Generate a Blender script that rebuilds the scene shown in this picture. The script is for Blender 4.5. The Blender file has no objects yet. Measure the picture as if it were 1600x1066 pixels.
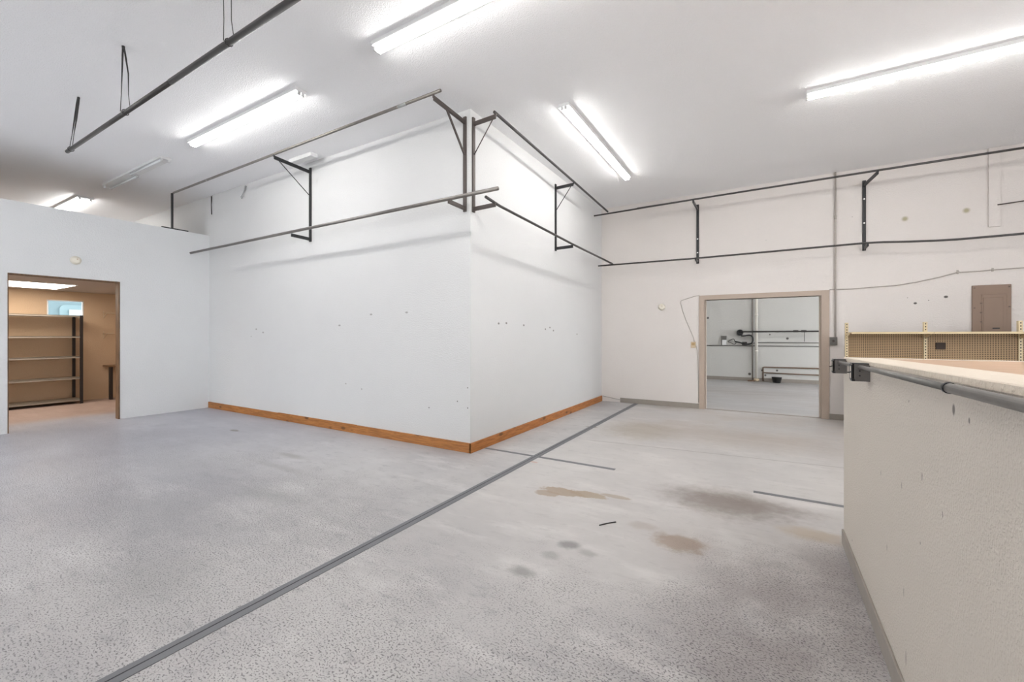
import bpy, bmesh, math, random
from mathutils import Vector, Matrix
random.seed(7)
sc = bpy.context.scene
COL = sc.collection
PI = math.pi

# ------------------------------------------------------------------ camera, world, exposure
cam_d = bpy.data.cameras.new('camera')
cam = bpy.data.objects.new('camera', cam_d)
COL.objects.link(cam)
cam_d.sensor_width = 36.0
cam_d.lens = 666.8 / 1600 * 36.0
cam_d.shift_y = -9.0 / 1600
cam_d.clip_start = 0.05
cam.location = (0, 0, 1.45)
cam.rotation_euler = (PI / 2, 0, math.radians(30.768))
sc.camera = cam

w = bpy.data.worlds.new('daylight')
sc.world = w
w.use_nodes = True
w.node_tree.nodes['Background'].inputs[0].default_value = (0.93, 0.965, 1.0, 1)
w.node_tree.nodes['Background'].inputs[1].default_value = 4.5

sc.view_settings.view_transform = 'Standard'
sc.view_settings.look = 'None'
sc.view_settings.gamma = 1
sc.view_settings.use_curve_mapping = False
sc.view_settings.exposure = 0.74
TUBE = 22.0          # strength of a lit fluorescent tube
CEIL = 4.24

# ------------------------------------------------------------------ materials
def srgb(r, g, b):
    f = lambda c: (c / 255) / 12.92 if c <= 10 else ((c / 255 + 0.055) / 1.055) ** 2.4
    return (f(r), f(g), f(b), 1)

def node(nt, kind, **kw):
    n = nt.nodes.new(kind)
    for k, v in kw.items():
        setattr(n, k, v)
    return n

def mixc(nt, fac, a, b, mode='MIX'):
    m = node(nt, 'ShaderNodeMix', data_type='RGBA', blend_type=mode)
    for i, v in ((0, fac), (6, a), (7, b)):
        if isinstance(v, (int, float)):
            m.inputs[i].default_value = v
        elif isinstance(v, tuple):
            m.inputs[i].default_value = v
        else:
            nt.links.new(v, m.inputs[i])
    return m.outputs[2]

def mth(nt, op, a, b=None, c=None):
    m = node(nt, 'ShaderNodeMath', operation=op)
    for i, v in enumerate((a, b, c)):
        if v is None:
            continue
        if isinstance(v, (int, float)):
            m.inputs[i].default_value = v
        else:
            nt.links.new(v, m.inputs[i])
    return m.outputs[0]

def ramp(nt, fac, a, b, va=0.0, vb=1.0):
    r = node(nt, 'ShaderNodeMapRange')
    r.interpolation_type = 'SMOOTHSTEP'
    nt.links.new(fac, r.inputs[0])
    for i, v in ((1, a), (2, b), (3, va), (4, vb)):
        r.inputs[i].default_value = v
    return r.outputs[0]

def noise(nt, vec, scale, detail=4, rough=0.55, out=0, stretch=None):
    if stretch:
        mp = node(nt, 'ShaderNodeMapping')
        nt.links.new(vec, mp.inputs[0])
        mp.inputs[3].default_value = stretch
        vec = mp.outputs[0]
    n = node(nt, 'ShaderNodeTexNoise')
    nt.links.new(vec, n.inputs['Vector'])
    n.inputs['Scale'].default_value = scale
    n.inputs['Detail'].default_value = detail
    n.inputs['Roughness'].default_value = rough
    return n.outputs[out]

def bump(nt, bsdf, height, dist, strength=1.0):
    b = node(nt, 'ShaderNodeBump')
    b.inputs['Strength'].default_value = strength
    b.inputs['Distance'].default_value = dist
    nt.links.new(height, b.inputs['Height'])
    nt.links.new(b.outputs[0], bsdf.inputs['Normal'])

def base(name, rough=0.5, metal=0.0, spec=0.5):
    m = bpy.data.materials.new(name)
    m.use_nodes = True
    nt = m.node_tree
    b = nt.nodes['Principled BSDF']
    b.inputs['Roughness'].default_value = rough
    b.inputs['Metallic'].default_value = metal
    b.inputs['Specular IOR Level'].default_value = spec
    tc = node(nt, 'ShaderNodeTexCoord')
    return m, nt, b, tc.outputs['Object']

def simple(name, col, rough=0.5, metal=0.0, var=0.08, scale=20):
    m, nt, b, v = base(name, rough, metal)
    n = noise(nt, v, scale, 3)
    lo = tuple(c * (1 - var) for c in col[:3]) + (1,)
    hi = tuple(min(1, c * (1 + var)) for c in col[:3]) + (1,)
    nt.links.new(mixc(nt, n, lo, hi), b.inputs['Base Color'])
    return m

def spots(nt, vec, col, items, warp=0.03, wscale=18):
    """stains, holes and patches with a place and shape of their own; item = (x,y,z, sx,sy,sz, colour, edge, amount)"""
    nz = noise(nt, vec, wscale, 4, 0.6, 1)
    for (x, y, z, sx, sy, sz, c, edge, amt) in items:
        sub = node(nt, 'ShaderNodeVectorMath', operation='SUBTRACT')
        nt.links.new(vec, sub.inputs[0])
        sub.inputs[1].default_value = (x, y, z)
        dv = node(nt, 'ShaderNodeVectorMath', operation='DIVIDE')
        nt.links.new(sub.outputs[0], dv.inputs[0])
        dv.inputs[1].default_value = (sx, sy, sz)
        wv = node(nt, 'ShaderNodeVectorMath', operation='MULTIPLY_ADD')
        nt.links.new(nz, wv.inputs[0])
        wv.inputs[1].default_value = (warp / 0.03,) * 3
        wv.inputs[2].default_value = (-0.5 * warp / 0.03,) * 3
        ad = node(nt, 'ShaderNodeVectorMath', operation='ADD')
        nt.links.new(dv.outputs[0], ad.inputs[0])
        nt.links.new(wv.outputs[0], ad.inputs[1])
        ln = node(nt, 'ShaderNodeVectorMath', operation='LENGTH')
        nt.links.new(ad.outputs[0], ln.inputs[0])
        f = ramp(nt, ln.outputs['Value'], 1 - edge, 1 + edge, amt, 0.0)
        col = mixc(nt, f, col, c)
    return col

def wall_paint(name, c, items=(), bump_d=0.0015, mottle=0.03, scale=55, rough=0.75, scuffs=0.0):
    m, nt, b, v = base(name, rough, 0, 0.3)
    lo = tuple(x * (1 - mottle) for x in c[:3]) + (1,)
    hi = tuple(min(1, x * (1 + mottle)) for x in c[:3]) + (1,)
    col = mixc(nt, noise(nt, v, 1.3, 5, 0.6), lo, hi)
    if scuffs:
        s = noise(nt, v, 30, 6, 0.7, stretch=(1, 1, 0.35))
        k = noise(nt, v, 1.1, 2)
        f = mth(nt, 'MULTIPLY', ramp(nt, s, 0.70, 0.76), ramp(nt, k, 0.42, 0.65, 0.0, scuffs))
        col = mixc(nt, f, col, srgb(120, 112, 104))
    if items:
        col = spots(nt, v, col, items, 0.006, 30)
    nt.links.new(col, b.inputs['Base Color'])
    vo = noise(nt, v, scale, 3, 0.5)
    bump(nt, b, ramp(nt, vo, 0.42, 0.66), bump_d, 0.8)
    return m

def emit(name, col, s):
    m = bpy.data.materials.new(name)
    m.use_nodes = True
    nt = m.node_tree
    b = nt.nodes['Principled BSDF']
    b.inputs['Base Color'].default_value = (0.9, 0.9, 0.9, 1)
    b.inputs['Emission Color'].default_value = col
    b.inputs['Emission Strength'].default_value = s
    return m

XB, YB, YW, XP = -3.128, 4.253, 9.13, -9.606      # box right face, box long face, back wall, partition
XH = 0.465                                         # face of the half wall

DK = srgb(70, 66, 62)
GY = srgb(150, 148, 145)
M = {}
mk = []
for (px, pz) in ((-7.9, 1.56), (-7.68, 1.5), (-4.9, 1.75), (-5.6, 1.6), (-4.2, 1.76)):
    mk.append((px, YB, pz, .025, 1, .012, GY, .5, .8))
for (px, pz) in ((-8.07, 1.43), (-3.33, .62), (-3.17, .55), (-3.17, .8), (-5.45, .72), (-5.1, .66), (-3.8, .5)):
    mk.append((px, YB, pz, .008, 1, .009, DK, .3, .8))
for (py, pz) in ((4.9, 1.61), (5.1, 1.62), (5.6, 1.6), (6.33, 1.55), (6.5, 1.58), (6.64, 1.53), (7.7, 1.47)):
    mk.append((XB, py, pz, 1, .022, .014, srgb(110, 105, 100), .4, .8))
M['wall_box'] = wall_paint('white_painted_board', srgb(216, 216, 216), mk)
M['wall_left'] = wall_paint('white_painted_partition', srgb(220, 221, 222), scuffs=0.3)
mb_ = []
for (x, z, r) in ((2.042, 1.96, .03), (2.397, 2.046, .034), (0.0, 3.2, .006), (1.25, 3.45, .008), (1.95, 2.05, .01), (2.2, 2.0, .01)):
    mb_.append((x, YW, z, r * .7, 1, r * .55, DK, .25, .9))
for (x, z) in ((1.919, 3.323), (2.623, 3.352)):
    mb_.append((x, YW, z, .035, 1, .035, srgb(160, 150, 110), .6, .8))
M['wall_back'] = wall_paint('cream_painted_block', srgb(222, 216, 212), mb_, scuffs=0.12)
M['wall_half'] = wall_paint('textured_half_wall', srgb(205, 197, 187), [
    (XH, y, z, 1, a, b, DK, .35, .75) for (y, z, a, b) in
    ((1.71, 1.235, .010, .016), (1.60, 1.222, .005, .008), (2.16, 1.20, .004, .005), (2.00, .96, .004, .014), (2.26, .85, .003, .014), (2.02, .72, .004, .005),
     (2.62, .80, .003, .012), (2.23, .44, .003, .018), (2.5, .5, .003, .016), (2.2, .20, .004, .03), (3.4, .16, .006, .006), (1.6, .5, .003, .012), (1.8, .9, .003, .01))],
    bump_d=0.0017, scale=110, scuffs=0.35)
M['ceiling'] = wall_paint('white_textured_ceiling', srgb(249, 249, 251), bump_d=0.0022, scale=85, mottle=.015)
M['wall_store'] = wall_paint('tan_storage_paint', srgb(196, 170, 142))
M['ceil_store'] = wall_paint('storage_ceiling', srgb(186, 176, 166))
M['wall_far'] = wall_paint('pale_grey_block', srgb(204, 203, 199), [
    (x, 15.5, z, r, 1, r, DK, .3, .9) for (x, z, r) in ((-1.661, 2.024, .035), (.56, 1.35, .035), (.1, 1.47, .02), (.29, .36, .03), (-.45, .22, .04), (-.1, .35, .03), (-.02, .2, .03))])
M['wall_rear'] = wall_paint('rear_wall_paint', srgb(215, 215, 215))

def floor_mat():
    m, nt, b, v = base('worn_grey_painted_concrete', 0.5, 0, 0.35)
    sep = node(nt, 'ShaderNodeSeparateXYZ')
    nt.links.new(v, sep.inputs[0])
    X, Y = sep.outputs[0], sep.outputs[1]
    n1 = noise(nt, v, 0.55, 6, 0.62)
    n2 = noise(nt, v, 2.2, 6, 0.65, stretch=(0.5, 1.6, 1))
    n3 = noise(nt, v, 9, 5, 0.7, stretch=(0.6, 1.5, 1))
    col = mixc(nt, ramp(nt, n1, .35, .65), srgb(166, 164, 165), srgb(190, 188, 187))
    col = mixc(nt, ramp(nt, n2, .48, .72, 0, .5), col, srgb(218, 216, 214))
    col = mixc(nt, ramp(nt, n3, .52, .72, 0, .5), col, srgb(140, 138, 141))
    # cool daylight from the left put into the colour of the left bay
    col = mixc(nt, ramp(nt, X, -9.0, -1.8, .6, 0), col, srgb(170, 172, 186))
    # smooth trowelled right bay towards the back is a bit creamier
    f = mth(nt, 'MULTIPLY', ramp(nt, X, -2.4, -2.2, 0, 1), ramp(nt, Y, 1.6, 3.2, 0, .35))
    col = mixc(nt, f, col, srgb(208, 203, 199))
    # paint worn brownish along the half wall and by the doorway
    fw = mth(nt, 'MULTIPLY', ramp(nt, X, -.8, .1, 0, .62), ramp(nt, Y, 3.9, 3.2, 0, 1))
    col = mixc(nt, mth(nt, 'MULTIPLY', fw, ramp(nt, noise(nt, v, 1.7, 4, .6), .25, .6)), col, srgb(134, 125, 124))
    fb = mth(nt, 'MULTIPLY', ramp(nt, Y, 5.8, 7.4, 0, .45), ramp(nt, n1, .40, .62))
    fb = mth(nt, 'MULTIPLY', fb, ramp(nt, X, -2.4, -1.8))
    col = mixc(nt, fb, col, srgb(160, 146, 136))
    # trowel pits and chips: dense in the foreground
    st = node(nt, 'ShaderNodeMapping')
    nt.links.new(v, st.inputs[0])
    st.inputs[2].default_value = (0, 0, math.radians(8))
    st.inputs[3].default_value = (1.0, 1.5, 1)
    wob = noise(nt, v, 9, 2, .5, 1)
    wa = node(nt, 'ShaderNodeVectorMath', operation='MULTIPLY_ADD')
    nt.links.new(wob, wa.inputs[0]); wa.inputs[1].default_value = (.05, .05, 0); nt.links.new(st.outputs[0], wa.inputs[2])
    vo = node(nt, 'ShaderNodeTexNoise')
    nt.links.new(wa.outputs[0], vo.inputs['Vector'])
    vo.inputs['Scale'].default_value = 82
    vo.inputs['Detail'].default_value = 2.0
    vo.inputs['Roughness'].default_value = 0.6
    pit = ramp(nt, vo.outputs[0], .53, .63)
    dn = ramp(nt, Y, 3.6, 0.9, 0, 1)
    left = ramp(nt, X, -2.2, -3.2, 0, .55)
    hw = mth(nt, 'MULTIPLY', ramp(nt, X, -.9, .1, 0, .75), ramp(nt, Y, 4.0, 3.3))
    dens = mth(nt, 'ADD', mth(nt, 'ADD', dn, mth(nt, 'MULTIPLY', left, ramp(nt, Y, 4.2, 2.2))), hw)
    dens = mth(nt, 'ADD', dens, mth(nt, 'MULTIPLY', mth(nt, 'SUBTRACT', noise(nt, v, 1.6, 5, .7), .55), 2.6))
    dens = ramp(nt, dens, .05, .9)
    pitd = mth(nt, 'MULTIPLY', pit, dens)
    col = mixc(nt, mth(nt, 'MULTIPLY', pitd, .74), col, srgb(92, 88, 91))
    # joints in the slab
    jw = mth(nt, 'ABSOLUTE', mth(nt, 'SUBTRACT', mth(nt, 'SUBTRACT', Y, mth(nt, 'MULTIPLY', X, .087)), 5.8))
    jj = mth(nt, 'MULTIPLY', ramp(nt, jw, .006, .014, .5, 0), ramp(nt, X, -2.2, -2.0))
    col = mixc(nt, jj, col, srgb(120, 114, 110))
    BR = srgb(150, 134, 116)
    DB = srgb(118, 106, 98)
    items = [
        (-1.62, 3.63, 0, .20, .085, 1, srgb(158, 140, 120), .12, .85), (-1.40, 3.69, 0, .17, .075, 1, srgb(160, 143, 122), .12, .85),
        (-1.72, 3.53, 0, .12, .07, 1, srgb(158, 140, 122), .12, .8), (-1.16, 3.77, 0, .14, .04, 1, srgb(160, 145, 128), .15, .7),
        (-0.30, 4.12, 0, .42, .28, 1, DB, .7, .75), (0.02, 4.2, 0, .35, .12, 1, DB, .6, .4),
        (-0.52, 3.16, 0, .17, .12, 1, srgb(148, 130, 115), .35, .8), (-0.80, 3.30, 0, .10, .06, 1, srgb(160, 150, 142), .5, .5),
        (-1.17, 2.74, 0, .07, .06, 1, srgb(125, 123, 122), .5, .8), (-1.22, 2.55, 0, .06, .05, 1, srgb(135, 133, 131), .5, .5), (-1.28, 2.28, 0, .08, .05, 1, srgb(130, 128, 126), .6, .7),
        (-1.02, 2.70, 0, .06, .04, 1, srgb(140, 136, 134), .5, .5),
        (-1.60, 6.6, 0, .45, .5, 1, srgb(150, 138, 118), .8, .55), (-0.2, 6.8, 0, .9, .5, 1, srgb(150, 136, 124), .9, .4),
        (0.30, 3.78, 0, .2, .1, 1, srgb(165, 142, 108), .6, .5),
        (-2.36, 6.43, 0, .10, .03, 1, srgb(120, 110, 100), .3, .8), (-6.94, 3.42, 0, .10, .04, 1, srgb(112, 106, 96), .4, .8),
        (-4.62, 2.72, 0, .45, .05, 1, srgb(150, 148, 148), .8, .45), (-4.9, 3.05, 0, .2, .06, 1, srgb(140, 138, 134), .7, .5),
        (-3.9, 2.2, 0, .3, .12, 1, srgb(140, 140, 140), .9, .4), (-3.1, 1.1, 0, .35, .2, 1, srgb(135, 135, 135), .9, .35),
        (-4.2, 1.5, 0, .5, .25, 1, srgb(142, 142, 144), .9, .35), (-5.7, 2.2, 0, .8, .25, 1, srgb(150, 150, 155), .9, .3),
        (-2.28, 4.32, 0, .05, .02, 1, srgb(190, 140, 120), .4, .6),
        (.05, 15.1, 0, 1.2, .35, 1, srgb(120, 110, 104), .8, .5), (-0.2, 12.4, 0, 1.4, .5, 1, srgb(150, 138, 130), .9, .5),
    ]
    col = spots(nt, v, col, items, 0.036, 11)
    # warm brown floor of the storage room
    col = mixc(nt, ramp(nt, X, XP - .5, XP - 1.3, 0, .8), col, srgb(166, 140, 124))
    col = mixc(nt, ramp(nt, Y, 9.15, 9.6, 0, .5), col, srgb(158, 158, 160))
    nt.links.new(col, b.inputs['Base Color'])
    ro = ramp(nt, n2, .3, .7, .32, .5)
    nt.links.new(ro, b.inputs['Roughness'])
    h = mth(nt, 'MULTIPLY', pitd, -1.0)
    bump(nt, b, h, 0.003, 0.7)
    return m
M['floor'] = floor_mat()

def wood_mat(name, a, b_, knots=True, axis=0):
    m, nt, b, v = base(name, .55)
    st = (.8, 9, 9) if axis == 0 else ((9, .8, 9) if axis == 1 else (9, 9, .8))
    n = noise(nt, v, 6, 6, .65, stretch=st)
    col = mixc(nt, ramp(nt, n, .3, .7), a, b_)
    if knots:
        vo = node(nt, 'ShaderNodeTexVoronoi')
        mp = node(nt, 'ShaderNodeMapping')
        nt.links.new(v, mp.inputs[0])
        mp.inputs[3].default_value = (3.2, 7, 7) if axis == 0 else (7, 3.2, 7)
        nt.links.new(mp.outputs[0], vo.inputs['Vector'])
        vo.inputs['Scale'].default_value = 1.0
        k = ramp(nt, vo.outputs['Distance'], .10, .22, .75, 0)
        col = mixc(nt, k, col, tuple(x * .28 for x in a[:3]) + (1,))
    nt.links.new(col, b.inputs['Base Color'])
    return m
M['pine_x'] = wood_mat('stained_pine_long', srgb(146, 92, 44), srgb(186, 124, 62), True, 0)
M['pine_y'] = wood_mat('stained_pine_short', srgb(150, 92, 44), srgb(190, 124, 64), True, 1)
M['raw_edge'] = wood_mat('raw_edge_wood', srgb(84, 62, 44), srgb(128, 98, 70), False, 2)
M['ply'] = wood_mat('plywood_top', srgb(180, 146, 116), srgb(198, 164, 134), False, 0)
M['taupe'] = simple('taupe_trim_paint', srgb(178, 162, 148), .5, 0, .05, 9)
M['grey_base'] = simple('grey_rubber_base', srgb(150, 143, 135), .6, 0, .08, 14)
M['black_metal'] = simple('black_painted_steel', srgb(44, 44, 46), .45, .3, .15, 30)
M['brown_metal'] = simple('brown_black_steel', srgb(84, 76, 73), .45, .4, .12, 30)
M['plate'] = simple('dull_grey_plate', srgb(112, 108, 105), .5, .2, .12, 30)
M['rail'] = simple('scuffed_steel_pipe', srgb(128, 124, 121), .36, .6, .25, 14)
M['pipe_grey'] = simple('galvanised_pipe', srgb(122, 120, 117), .38, .7, .2, 16)
M['rail_dark'] = simple('dark_steel_pipe', srgb(84, 82, 81), .4, .7, .25, 14)
M['silver'] = simple('galvanised_steel', srgb(170, 172, 172), .35, .7, .1, 25)
M['screw'] = simple('bright_screw', srgb(240, 240, 238), .3, .2, .02)
M['wire'] = simple('dark_wire', srgb(62, 60, 60), .5, .4)
M['cable'] = simple('painted_cable', srgb(176, 168, 160), .6)
M['white_metal'] = simple('white_enamel', srgb(225, 225, 225), .4, 0, .02)
M['socket'] = simple('lampholder_plastic', srgb(205, 205, 205), .45, 0, .03)
M['tube_on'] = emit('lit_tube', (1, .985, .95, 1), TUBE)
M['tube_off'] = simple('unlit_tube', srgb(225, 228, 230), .25, 0, .01)
M['plastic'] = simple('ivory_plastic', srgb(226, 220, 206), .4, 0, .02)
M['ivory_dark'] = simple('aged_ivory', srgb(196, 176, 148), .5, 0, .04)
M['brass'] = simple('brassy_face', srgb(178, 150, 110), .4, .3)
M['panel'] = simple('brown_enamel_panel', srgb(136, 113, 96), .5, 0, .04, 5)
M['panel_edge'] = simple('brown_enamel_dark', srgb(104, 86, 73), .5, 0, .04, 5)
M['cream_metal'] = simple('cream_enamel_shelving', srgb(206, 186, 148), .45, 0, .05, 8)
M['pale_cap'] = wall_paint('pale_cap_paint', srgb(222, 210, 194), bump_d=.003, scale=40)
M['black_plastic'] = simple('black_plastic', srgb(24, 24, 24), .5)
M['copper'] = simple('old_brown_pipe', srgb(128, 104, 86), .45, .4, .15)
M['pvc'] = simple('pvc_pipe', srgb(220, 216, 206), .4, 0, .03)
M['shelf_metal'] = simple('grey_brown_shelf_metal', srgb(150, 140, 128), .45, .3, .1, 6)
M['post_metal'] = simple('dark_shelf_post', srgb(36, 28, 26), .5, .2)
M['dark_void'] = simple('dark_recess', srgb(58, 48, 42), .8)
M['tape'] = simple('grey_joint_strip', srgb(112, 113, 117), .55, 0, .08, 6)
M['seam'] = simple('dark_seam', srgb(48, 49, 54), .7)
M['pale_ground'] = simple('pale_concrete_yard', srgb(215, 212, 208), .9)
M['outer_wall'] = simple('pale_blue_render', srgb(94, 112, 116), .8, 0, .04, 2)
M['outer_light'] = simple('light_blue_render', srgb(106, 126, 130), .8, 0, .03, 2)
M['outer_white'] = simple('pale_white_render', srgb(150, 162, 166), .8, 0, .02, 2)
M['lens'] = emit('troffer_lens', (1, .91, .80, 1), 7.0)

def pegboard():
    m, nt, b, v = base('tan_pegboard', .6)
    sep = node(nt, 'ShaderNodeSeparateXYZ')
    nt.links.new(v, sep.inputs[0])
    fx = mth(nt, 'SUBTRACT', mth(nt, 'FRACT', mth(nt, 'DIVIDE', sep.outputs[0], .0254)), .5)
    fz = mth(nt, 'SUBTRACT', mth(nt, 'FRACT', mth(nt, 'DIVIDE', sep.outputs[2], .0254)), .5)
    d = mth(nt, 'ADD', mth(nt, 'MULTIPLY', fx, fx), mth(nt, 'MULTIPLY', fz, fz))
    f = ramp(nt, d, .05, .10, 1, 0)
    nt.links.new(mixc(nt, f, srgb(164, 136, 102), srgb(62, 46, 30)), b.inputs['Base Color'])
    return m
M['peg'] = pegboard()

def slots():
    m, nt, b, v = base('slotted_upright', .45)
    sep = node(nt, 'ShaderNodeSeparateXYZ')
    nt.links.new(v, sep.inputs[0])
    fz = mth(nt, 'ABSOLUTE', mth(nt, 'SUBTRACT', mth(nt, 'FRACT', mth(nt, 'DIVIDE', sep.outputs[2], .042)), .5))
    fx = mth(nt, 'ABSOLUTE', sep.outputs[0])
    f = mth(nt, 'MULTIPLY', ramp(nt, fz, .20, .26, 1, 0), ramp(nt, fx, .005, .007, 1, 0))
    nt.links.new(mixc(nt, f, srgb(214, 196, 160), srgb(40, 32, 24)), b.inputs['Base Color'])
    return m
M['slots'] = slots()

# ------------------------------------------------------------------ mesh helpers
class MB:
    def __init__(s):
        s.bm = bmesh.new()
    def box(s, x0, x1, y0, y1, z0, z1, bev=0.0, zf=None):
        c = [Vector((x, y, z)) for x in (x0, x1) for y in (y0, y1) for z in (z0, z1)]
        if zf:
            for p in c:
                p.z = zf(p)
        vs = [s.bm.verts.new(p) for p in c]
        fs = [(0, 1, 3, 2), (4, 6, 7, 5), (0, 4, 5, 1), (2, 3, 7, 6), (0, 2, 6, 4), (1, 5, 7, 3)]
        fc = [s.bm.faces.new([vs[i] for i in f]) for f in fs]
        if bev:
            ed = {e for f in fc for e in f.edges}
            bmesh.ops.bevel(s.bm, geom=list(ed), offset=bev, segments=2, affect='EDGES', profile=.5)
        return s
    def bar(s, a, b, wx, wy, up=(0, 0, 1), bev=0.0):
        """rectangular bar from a to b; wx across, wy along 'up'"""
        a, b = Vector(a), Vector(b)
        d = (b - a).normalized()
        u = Vector(up)
        sd = d.cross(u)
        if sd.length < 1e-4:
            sd = d.cross(Vector((1, 0, 0)))
        sd.normalize()
        u = sd.cross(d).normalized()
        vs = []
        for p in (a, b):
            for i, j in ((-1, -1), (1, -1), (1, 1), (-1, 1)):
                vs.append(s.bm.verts.new(p + sd * i * wx / 2 + u * j * wy / 2))
        fs = [(0, 3, 2, 1), (4, 5, 6, 7), (0, 1, 5, 4), (1, 2, 6, 5), (2, 3, 7, 6), (3, 0, 4, 7)]
        fc = [s.bm.faces.new([vs[i] for i in f]) for f in fs]
        if bev:
            ed = {e for f in fc for e in f.edges}
            bmesh.ops.bevel(s.bm, geom=list(ed), offset=bev, segments=1, affect='EDGES')
        return s
    def tube(s, pts, r, n=14, caps=True):
        pts = [Vector(p) for p in pts]
        rs = r if isinstance(r, (list, tuple)) else [r] * len(pts)
        rings = []
        ref = None
        for i, p in enumerate(pts):
            d = (pts[min(i + 1, len(pts) - 1)] - pts[max(i - 1, 0)]).normalized()
            if ref is None:
                ref = d.orthogonal().normalized()
            ref = (ref - d * ref.dot(d)).normalized()
            q = d.cross(ref)
            rings.append([s.bm.verts.new(p + (ref * math.cos(2 * PI * k / n) + q * math.sin(2 * PI * k / n)) * rs[i]) for k in range(n)])
        for A, B in zip(rings, rings[1:]):
            for k in range(n):
                f = s.bm.faces.new((A[k], A[(k + 1) % n], B[(k + 1) % n], B[k]))
                f.smooth = True
        if caps:
            s.bm.faces.new(list(reversed(rings[0])))
            s.bm.faces.new(rings[-1])
        return s
    def pipe(s, a, b, r, n=16, wall=.003):
        """hollow-ended pipe"""
        a, b = Vector(a), Vector(b)
        d = (b - a).normalized()
        s.tube([a + d * .03, a, a, b, b, b - d * .03], [r - wall, r - wall, r, r, r - wall, r - wall], n)
        return s
    def prism(s, poly, vec):
        vec = Vector(vec)
        A = [s.bm.verts.new(Vector(p)) for p in poly]
        B = [s.bm.verts.new(Vector(p) + vec) for p in poly]
        s.bm.faces.new(A)
        s.bm.faces.new(list(reversed(B)))
        n = len(A)
        for i in range(n):
            s.bm.faces.new((A[i], B[i], B[(i + 1) % n], A[(i + 1) % n]))
        return s
    def build(s, name, mat, root=None, origin=None):
        bm = s.bm
        bmesh.ops.recalc_face_normals(bm, faces=bm.faces)
        if root is not None:
            bmesh.ops.translate(bm, verts=bm.verts, vec=-root.matrix_basis.translation if root.type == 'EMPTY' else -Vector(root.get('_o', (0, 0, 0))))
        elif origin is not None:
            bmesh.ops.translate(bm, verts=bm.verts, vec=-Vector(origin))
        me = bpy.data.meshes.new(name)
        bm.to_mesh(me)
        bm.free()
        me.materials.append(mat)
        o = bpy.data.objects.new(name, me)
        COL.objects.link(o)
        if root is not None:
            o.parent = root
        elif origin is not None:
            o.location = origin
        return o

def tag(o, label=None, cat=None, group=None, kind=None):
    if label: o['label'] = label
    if cat: o['category'] = cat
    if group: o['group'] = group
    if kind: o['kind'] = kind
    return o

def thing(name, loc, label, cat, group=None):
    o = bpy.data.objects.new(name, None)
    o.empty_display_size = .1
    COL.objects.link(o)
    o.location = loc
    tag(o, label, cat, group)
    return o

def struct(name, mb, mat, label=None, cat=None):
    o = mb.build(name, mat)
    return tag(o, label, cat, None, 'structure')

def sub(mb, name, mat, parent, root):
    """a sub-part: built in world coordinates, stored in the root's frame"""
    bm = mb.bm
    bmesh.ops.translate(bm, verts=bm.verts, vec=-root.matrix_basis.translation)
    bmesh.ops.recalc_face_normals(bm, faces=bm.faces)
    me = bpy.data.meshes.new(name)
    bm.to_mesh(me); bm.free()
    me.materials.append(mat)
    o = bpy.data.objects.new(name, me)
    COL.objects.link(o)
    o.parent = parent
    return o

# ------------------------------------------------------------------ the shell
YR, XR, XL = -4.6, 6.2, -14.6        # rear wall, right wall, far left
struct('floor', MB().box(XL, XR, YR, 16.2, -.12, 0), M['floor'], 'worn grey painted concrete floor with pits and brown stains', 'floor')
struct('ceiling', MB().box(XL, XR, YR, 16.2, CEIL, CEIL + .15), M['ceiling'], 'white textured flat ceiling over the whole space', 'ceiling')
# partition on the left with the storage opening (top dips slightly)
OY0, OY1, OZ = 1.602, 2.871, 2.37
T = .13
lw = MB()
lw.box(XP - T, XP, YR, OY0, 0, 3.45)
lw.box(XP - T, XP, OY1, YB, 0, 3.45)
lw.box(XP - T, XP, OY0, OY1, OZ, 3.45)
struct('wall_left', lw, M['wall_left'], 'white partition wall, open above, with the storage room opening', 'wall')
struct('trim_1', MB().box(XP - T - .003, XP + .004, OY0 - .002, OY0 + .010, 0, OZ).box(XP - T - .003, XP + .004, OY1 - .016, OY1 + .003, 0, OZ)
       .box(XP - T - .003, XP + .004, OY0, OY1, OZ - .014, OZ + .004), M['raw_edge'], 'rough raw wood edge around the storage room opening', 'trim')
# boxed-out room in the middle
struct('wall_middle', MB().box(XL, XB, YB, YW, 0, CEIL), M['wall_box'], 'tall white boxed-out corner wall in the middle', 'wall')
# back wall with the doorway
DX0, DX1, DZ = -1.036, .823, 2.14
bw = MB()
bw.box(XB, DX0, YW, YW + .16, 0, CEIL)
bw.box(DX1, XR, YW, YW + .16, 0, CEIL)
bw.box(DX0, DX1, YW, YW + .16, DZ, CEIL)
struct('wall_back', bw, M['wall_back'], 'cream back wall with a wide framed doorway', 'wall')
fr = MB()
fr.box(DX0 - .10, DX0, YW - .02, YW + .18, 0, DZ + .09, .003)
fr.box(DX1, DX1 + .115, YW - .02, YW + .18, 0, DZ + .09, .003)
fr.box(DX0, DX1, YW - .02, YW + .18, DZ, DZ + .09, .003)
fr.box(DX0, DX0 + .02, YW + .02, YW + .14, 0, DZ)
fr.box(DX1 - .02, DX1, YW + .02, YW + .14, 0, DZ)
struct('trim_2', fr, M['taupe'], 'taupe painted door frame in the back wall', 'door frame')
struct('trim_3', MB().box(DX0, DX1, YW + .02, YW + .09, 0, .006), M['grey_base'], 'thin grey threshold strip under the back doorway', 'threshold')
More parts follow.
